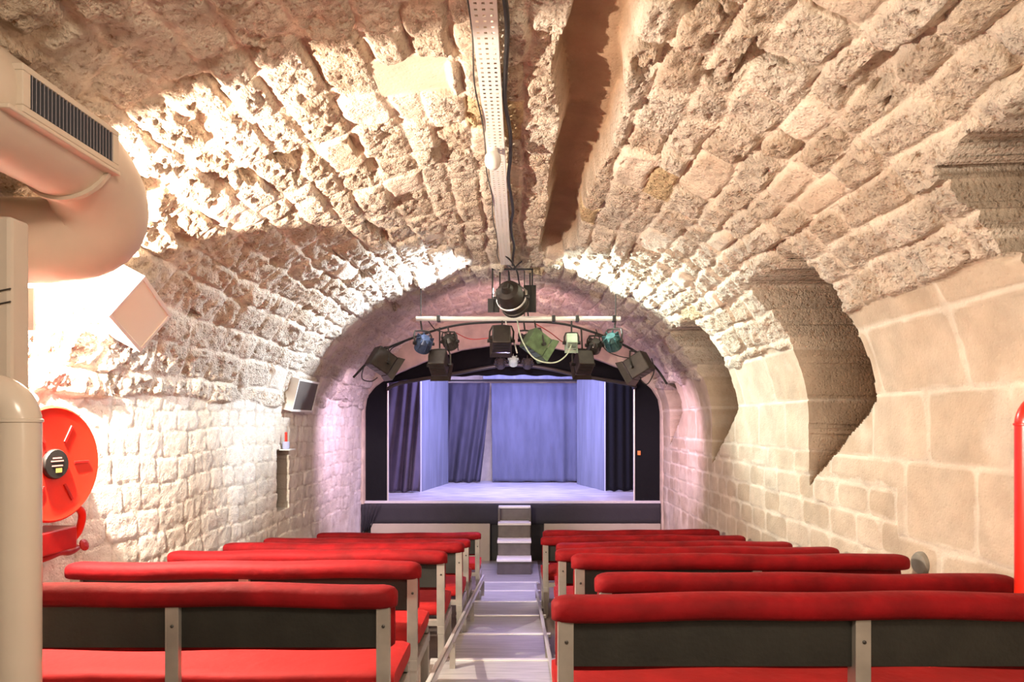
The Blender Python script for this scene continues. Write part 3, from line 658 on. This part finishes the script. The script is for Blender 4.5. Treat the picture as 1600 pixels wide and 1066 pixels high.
# ------------------------------------------------------------------ cable tray on the crown
t = thing('cable_tray', (-.135, 1.2, 1.545), 'white perforated cable tray running along the crown of the vault', 'cable tray')
m = MB(); W_ = .098; pitch = .036; L = 5.1; N = int(L / pitch)
xs = [-W_ / 2, -.036, -.024, -.006, .006, .024, .036, W_ / 2]
for k in range(N):
    y0 = k * pitch; y1 = y0 + pitch * .36; y2 = y0 + pitch
    m.add([(x, y1, 0) for x in xs] + [(x, y2, 0) for x in xs], [(i, i + 1, i + 9, i + 8) for i in range(7)])
    m.add([(x, y0, 0) for x in xs] + [(x, y1, 0) for x in xs], [(i, i + 1, i + 9, i + 8) for i in (0, 2, 4, 6)])
m.build('perforated_base', TRAYM, t, solid=.0015)
MB().box(-W_ / 2 - .002, -W_ / 2, 0, L, 0, .035).build('left_flange', TRAYM, t)
MB().box(W_ / 2, W_ / 2 + .002, 0, L, 0, .035).build('right_flange', TRAYM, t)
for k in range(4):
    MB().box(-.06, .06, .5 + k * 1.3, .53 + k * 1.3, .035, .12).build('hanger', ALU, t)
cb = MB().tube(smoothpath([(-.135 + .075 + .012 * math.sin(i * 1.9), 1.2 + i * .32, 1.56 + .008 * math.sin(i * 1.1)) for i in range(17)], 4), .011, 8)
setp(cb.build('black_cable', BLACK, None, smooth=True), 'thick black cable running beside the white cable tray', 'cable')
cb = MB().tube(smoothpath([(-.135 - .062 + .01 * math.sin(i * 2.3), 2.2 + i * .36, 1.55 + .012 * math.sin(i * 1.7)) for i in range(12)], 4), .004, 6)
setp(cb.build('thin_cable', DKGREY, None), 'thin loose cable along the left edge of the white cable tray', 'cable')
t = thing('smoke_detector', (-.152, 3.62, 1.475), 'round white smoke detector under the cable tray', 'smoke detector')
MB().lathe([(.001, -.045), (.022, -.042), (.04, -.025), (.047, .0), (.045, .03), (.034, .045), (.001, .047)], None, 24).build('dome', WHITE, t, smooth=True)
MB().lathe([(.03, .044), (.03, .07)], None, 16).build('mount', WHITE, t)
# ------------------------------------------------------------------ lighting bar and lamps
BD = 6.8
t = thing('lighting_bar', (0, BD, 1.10), 'straight white horizontal lighting bar hung under the vault', 'lighting bar')
MB().tube([(-1.10, 0, 0), (1.07, 0, 0)], .026, 14).build('bar', WHITE, t, smooth=True)
for x in (-1.05, 1.02, -.12, .05):
    zt = B_ * math.sqrt(1 - ((x - XC) / A) ** 2) - 1.10 - .02
    MB().tube([(x, 0, .02), (x, 0, zt)], .006, 8).build('drop_rod', DKGREY, t)
for x in (-.86, .36, .61, 1.0): MB().box(x - .018, x + .018, -.034, .034, -.034, .034).build('coupler', BLACK, t, bevel=.006)
arc = smoothpath([px(552, 590, 7.0), px(590, 553, 7.0), px(640, 530, 7.0), px(700, 511, 7.0), px(760, 504, 7.0), px(860, 504, 7.0), px(920, 517, 7.0), px(980, 542, 7.0), px(1020, 570, 7.0), px(1042, 600, 7.0)], 6)
setp(MB().tube(arc, .013, 8).build('curved_bar', BLACK, None, smooth=True), 'dark curved bar following the vault that the stage lamps hang from', 'lighting bar')
def stage_lamp(cx, cy, d, size, aim, hang, bodym, label, kind='box', name='stage_spotlight', lensm=GLASS):
    c = px(cx, cy, d); hp = px(hang[0], hang[1], {'a': 6.98, 'b': BD, 'c': 9.34}[hang[2]]); 
    t = thing(name, tuple(c), label, 'stage lamp', 'stage lamps under the vault')
    s = size; M = frame((0, 0, 0), aim, (0, 0, 1))
    if kind == 'box':       # profile box with a tapered snoot and barn doors
        b = MB().box(-s * .42, s * .42, -s * .38, s * .38, -s * .6, s * .25, M); b.build('housing', bodym, t, bevel=.012)
        f = MB(); v4 = [(-.42, -.38, .25), (.42, -.38, .25), (.42, .38, .25), (-.42, .38, .25), (-.5, -.46, .5), (.5, -.46, .5), (.5, .46, .5), (-.5, .46, .5)]
        f.add([M @ (Vector(v) * s) for v in v4], [(0, 4, 5, 1), (1, 5, 6, 2), (2, 6, 7, 3), (3, 7, 4, 0)]); f.build('barn_doors', bodym, t, solid=.006)
        MB().lathe([(.001, .26 * s), (s * .30, .26 * s), (s * .30, .235 * s)], M, 20).build('lens', lensm, t)
        for k in range(3): MB().box(-s * .44, s * .44, -s * .3, s * .3, -s * (.5 - .2 * k) - .004, -s * (.5 - .2 * k) + .004, M).build('vent_rib', BLACK, t)
    elif kind == 'fresnel':
        MB().lathe([(.001, -s * .72), (s * .16, -s * .71), (s * .20, -s * .62), (s * .23, -s * .56), (s * .40, -s * .50), (s * .49, -s * .30), (s * .50, s * .40), (s * .54, s * .42), (s * .54, s * .55), (s * .46, s * .55)], M, 32).build('housing', bodym, t, smooth=True, angle=30)
        MB().lathe([(s * .545, -.012), (s * .575, -.008), (s * .575, .008), (s * .545, .012)], M, 32, caps=False).build('bright_ring', ALUB, t, smooth=True)
        MB().lathe([(.001, .5 * s), (s * .45, .5 * s), (s * .45, .47 * s)], M, 24).build('lens', lensm, t)
        MB().box(-s * .12, s * .12, -s * .1, s * .1, -s * .80, -s * .6, M).build('rear_cap', bodym, t, bevel=.008)
    else:                   # led par can with fins
        MB().lathe([(.001, -s * .45), (s * .25, -s * .45), (s * .42, -s * .2), (s * .46, s * .4), (s * .40, s * .4)], M, 20).build('housing', bodym, t, smooth=True, angle=30)
        fn = MB()
        for k in range(8):
            fn.box(s * .2, s * .50, -.003, .003, -s * .42, s * .15, M @ Matrix.Rotation(k * math.pi / 4, 4, 'Z'))
        fn.build('cooling_fins', bodym, t)
        MB().lathe([(.001, .37 * s), (s * .41, .37 * s), (s * .41, .33 * s)], M, 20).build('lens', lensm, t)
    # yoke from both flanks up to the hook
    side = M.to_3x3() @ Vector((0, 1, 0)); top = hp - c; w_ = s * (.60 if kind == 'fresnel' else .5)
    up = top.normalized()
    yk = [side * w_, side * w_ + up * s * .45, side * w_ * .8 + up * s * .72, up * s * .76, -side * w_ * .8 + up * s * .72, -side * w_ + up * s * .45, -side * w_]
    MB().tube(yk, .010, 6).build('yoke', DKGREY if kind != 'fresnel' else ALU, t)
    for sg in (1, -1): MB().tube([side * sg * w_ * .8, side * sg * (w_ + .02)], .018, 8).build('yoke_knob', BLACK, t)
    MB().tube([up * s * .74, top], .009, 6).build('hook_clamp', BLACK, t)
    return t, c
stage_lamp(601, 568, 6.9, .27, (.75, .45, -.55), (601, 545, 'a'), BROWNM, 'black box spotlight with barn doors, leftmost under the curved bar')
stage_lamp(687, 571, 6.9, .24, (.10, .75, -.55), (687, 512, 'a'), BROWNM, 'brown box spotlight second from the left, just above the stage mouth')
stage_lamp(783, 533, 6.7, .25, (-.05, .8, -.35), (785, 500, 'b'), BROWNM, 'brown box spotlight below the big round one in the middle')
stage_lamp(911, 570, 6.9, .23, (-.15, .75, -.5), (908, 512, 'a'), BROWNM, 'brown box spotlight above the right side of the stage mouth')
stage_lamp(993, 575, 6.9, .27, (-.75, .45, -.5), (990, 549, 'a'), BROWNM, 'black box spotlight with barn doors, rightmost under the curved bar')
stage_lamp(799, 465, 6.35, .27, (.25, .85, -.35), (795, 425, 'b'), BROWNM, 'big round dark spotlight with bright ring hanging in the middle above the bar', 'fresnel')
stage_lamp(662, 537, 6.75, .19, (-.3, .6, -.6), (657, 500, 'b'), LAMPBL, 'small blue-tinted round lamp at the left end of the white bar', 'par')
stage_lamp(703, 534, 6.9, .17, (.2, .6, -.6), (700, 512, 'a'), DKGREY, 'small dark round lamp just right of the blue-tinted one', 'par')
stage_lamp(957, 534, 6.75, .19, (.3, .6, -.6), (962, 500, 'b'), LAMPTE, 'small teal-tinted round lamp at the right end of the white bar', 'par')
stage_lamp(929, 540, 6.9, .17, (-.1, .7, -.5), (931, 520, 'a'), DKGREY, 'small dark round lamp left of the teal-tinted one', 'par')
stage_lamp(893, 536, 6.75, .15, (0, .8, -.5), (893, 500, 'b'), LAMPPG, 'small pale green box lamp hanging right of centre', 'box')
stage_lamp(842, 540, 6.7, .26, (.72, .30, -.50), (835, 500, 'b'), LAMPGR, 'green-lit long spotlight slanting down right of centre', 'box')
stage_lamp(822, 532, 6.85, .14, (0, .8, -.6), (818, 500, 'b'), DKGREY, 'small dark lamp tucked between the middle spotlight and the green one', 'par')
stage_lamp(782, 568, 9.2, .15, (0, .8, -.5), (782, 556, 'c'), DKGREY, 'left of three tiny lamps hung before the middle of the black valance', 'par')
stage_lamp(802, 564, 9.2, .15, (0, .8, -.5), (802, 553, 'c'), LAMPPG, 'middle of three tiny lamps hung before the black valance, pale bodied', 'par')
stage_lamp(824, 568, 9.2, .15, (0, .8, -.5), (824, 556, 'c'), DKGREY, 'right of three tiny lamps hung before the middle of the black valance', 'par')
# black mounting frame round the big lamp
t = thing('lamp_cage', (-.08, 6.6, 1.14), 'thin black rectangular hanging frame around the big middle spotlight', 'frame')
for x in (-.20, .21): MB().box(x - .008, x + .008, -.008, .008, 0, .44).build('upright', BLACK, t)
MB().box(-.208, .218, -.008, .008, .43, .446).build('crosspiece', BLACK, t)
MB().box(.12, .25, .02, .04, -.0, .28).build('back_plate', BLACK, t); MB().box(-.25, -.13, .02, .04, 0, .14).build('back_plate', BLACK, t)
for sx in (-1, 1): MB().tube([(.01, 0, .44), (.01 + sx * .09, -.3, .445)], .007, 6).build('stay', DKGREY, t)
# wash lamps that throw light sideways on the vault
for x, lb, sg in ((-.27, 'small black floodlight left of the big middle spotlight', -1), (.17, 'small black floodlight right of the big middle spotlight', 1)):
    t = thing('wash_light', (x + sg * -.06, 6.8, 1.36), lb, 'stage lamp', 'stage lamps under the vault')
    MB().box(-.04, .02 , -.05, .05, -.05, .05).build('housing', BLACK, t, bevel=.006)
    MB().tube([(0, 0, .04), (0, 0, .27)], .008, 6).build('stem', BLACK, t)
# cables
def cable(pts, r, mt, label):
    setp(MB().tube(smoothpath([px(*p) for p in pts], 6), r, 6).build('hanging_cable', mt, None, smooth=True), label, 'cable', 'cables of the stage lamps')
PALEC = mat('pale_green_cable', (.55, .62, .48), .5)
cable([(808, 500, 6.75), (815, 530, 6.6), (835, 560, 6.5), (865, 567, 6.5), (885, 555, 6.6), (894, 535, 6.7)], .007, PALEC, 'pale green cable looping under the green spotlight')
cable([(577, 560, 6.9), (568, 575, 6.9), (566, 592, 6.9), (580, 596, 6.9), (590, 590, 6.9)], .006, BLACK, 'black cable loop left of the leftmost spotlight')
cable([(1018, 560, 6.9), (1022, 580, 6.9), (1012, 600, 6.9), (1003, 596, 6.9), (1000, 588, 6.9)], .006, BLACK, 'black cable loop right of the rightmost spotlight')
cable([(712, 520, 6.95), (735, 530, 6.95), (765, 528, 6.95), (785, 522, 6.85)], .005, REDD, 'thin red-brown cable sagging left of the middle spotlight')
cable([(835, 505, 6.95), (860, 520, 6.95), (880, 535, 6.95), (905, 545, 6.95)], .005, REDD, 'thin red-brown cable slanting right of the green spotlight')
cable([(790, 500, 6.8), (793, 515, 6.8), (803, 535, 6.75), (808, 552, 6.7)], .008, WHITE, 'short white cable hanging right of the middle box spotlight')
cable([(790, 400, 5.95), (800, 410, 6.1), (808, 425, 6.4), (812, 445, 6.6), (822, 470, 6.8), (826, 500, 6.8)], .008, BLACK, 'black cable dropping from the cable tray to the bar')
cable([(668, 500, 6.85), (680, 515, 6.95), (695, 520, 6.95), (712, 530, 6.95), (716, 548, 6.9)], .006, DKGREY, 'dark cable looping over the second spotlight')
cable([(640, 530, 7.0), (625, 538, 6.95), (612, 545, 6.95), (606, 556, 6.9)], .006, BLACK, 'black cable from the curved bar to the leftmost spotlight')
cable([(931, 515, 7.0), (945, 545, 6.9), (965, 556, 6.9), (985, 560, 6.9)], .006, BLACK, 'black cable sagging towards the rightmost spotlight')
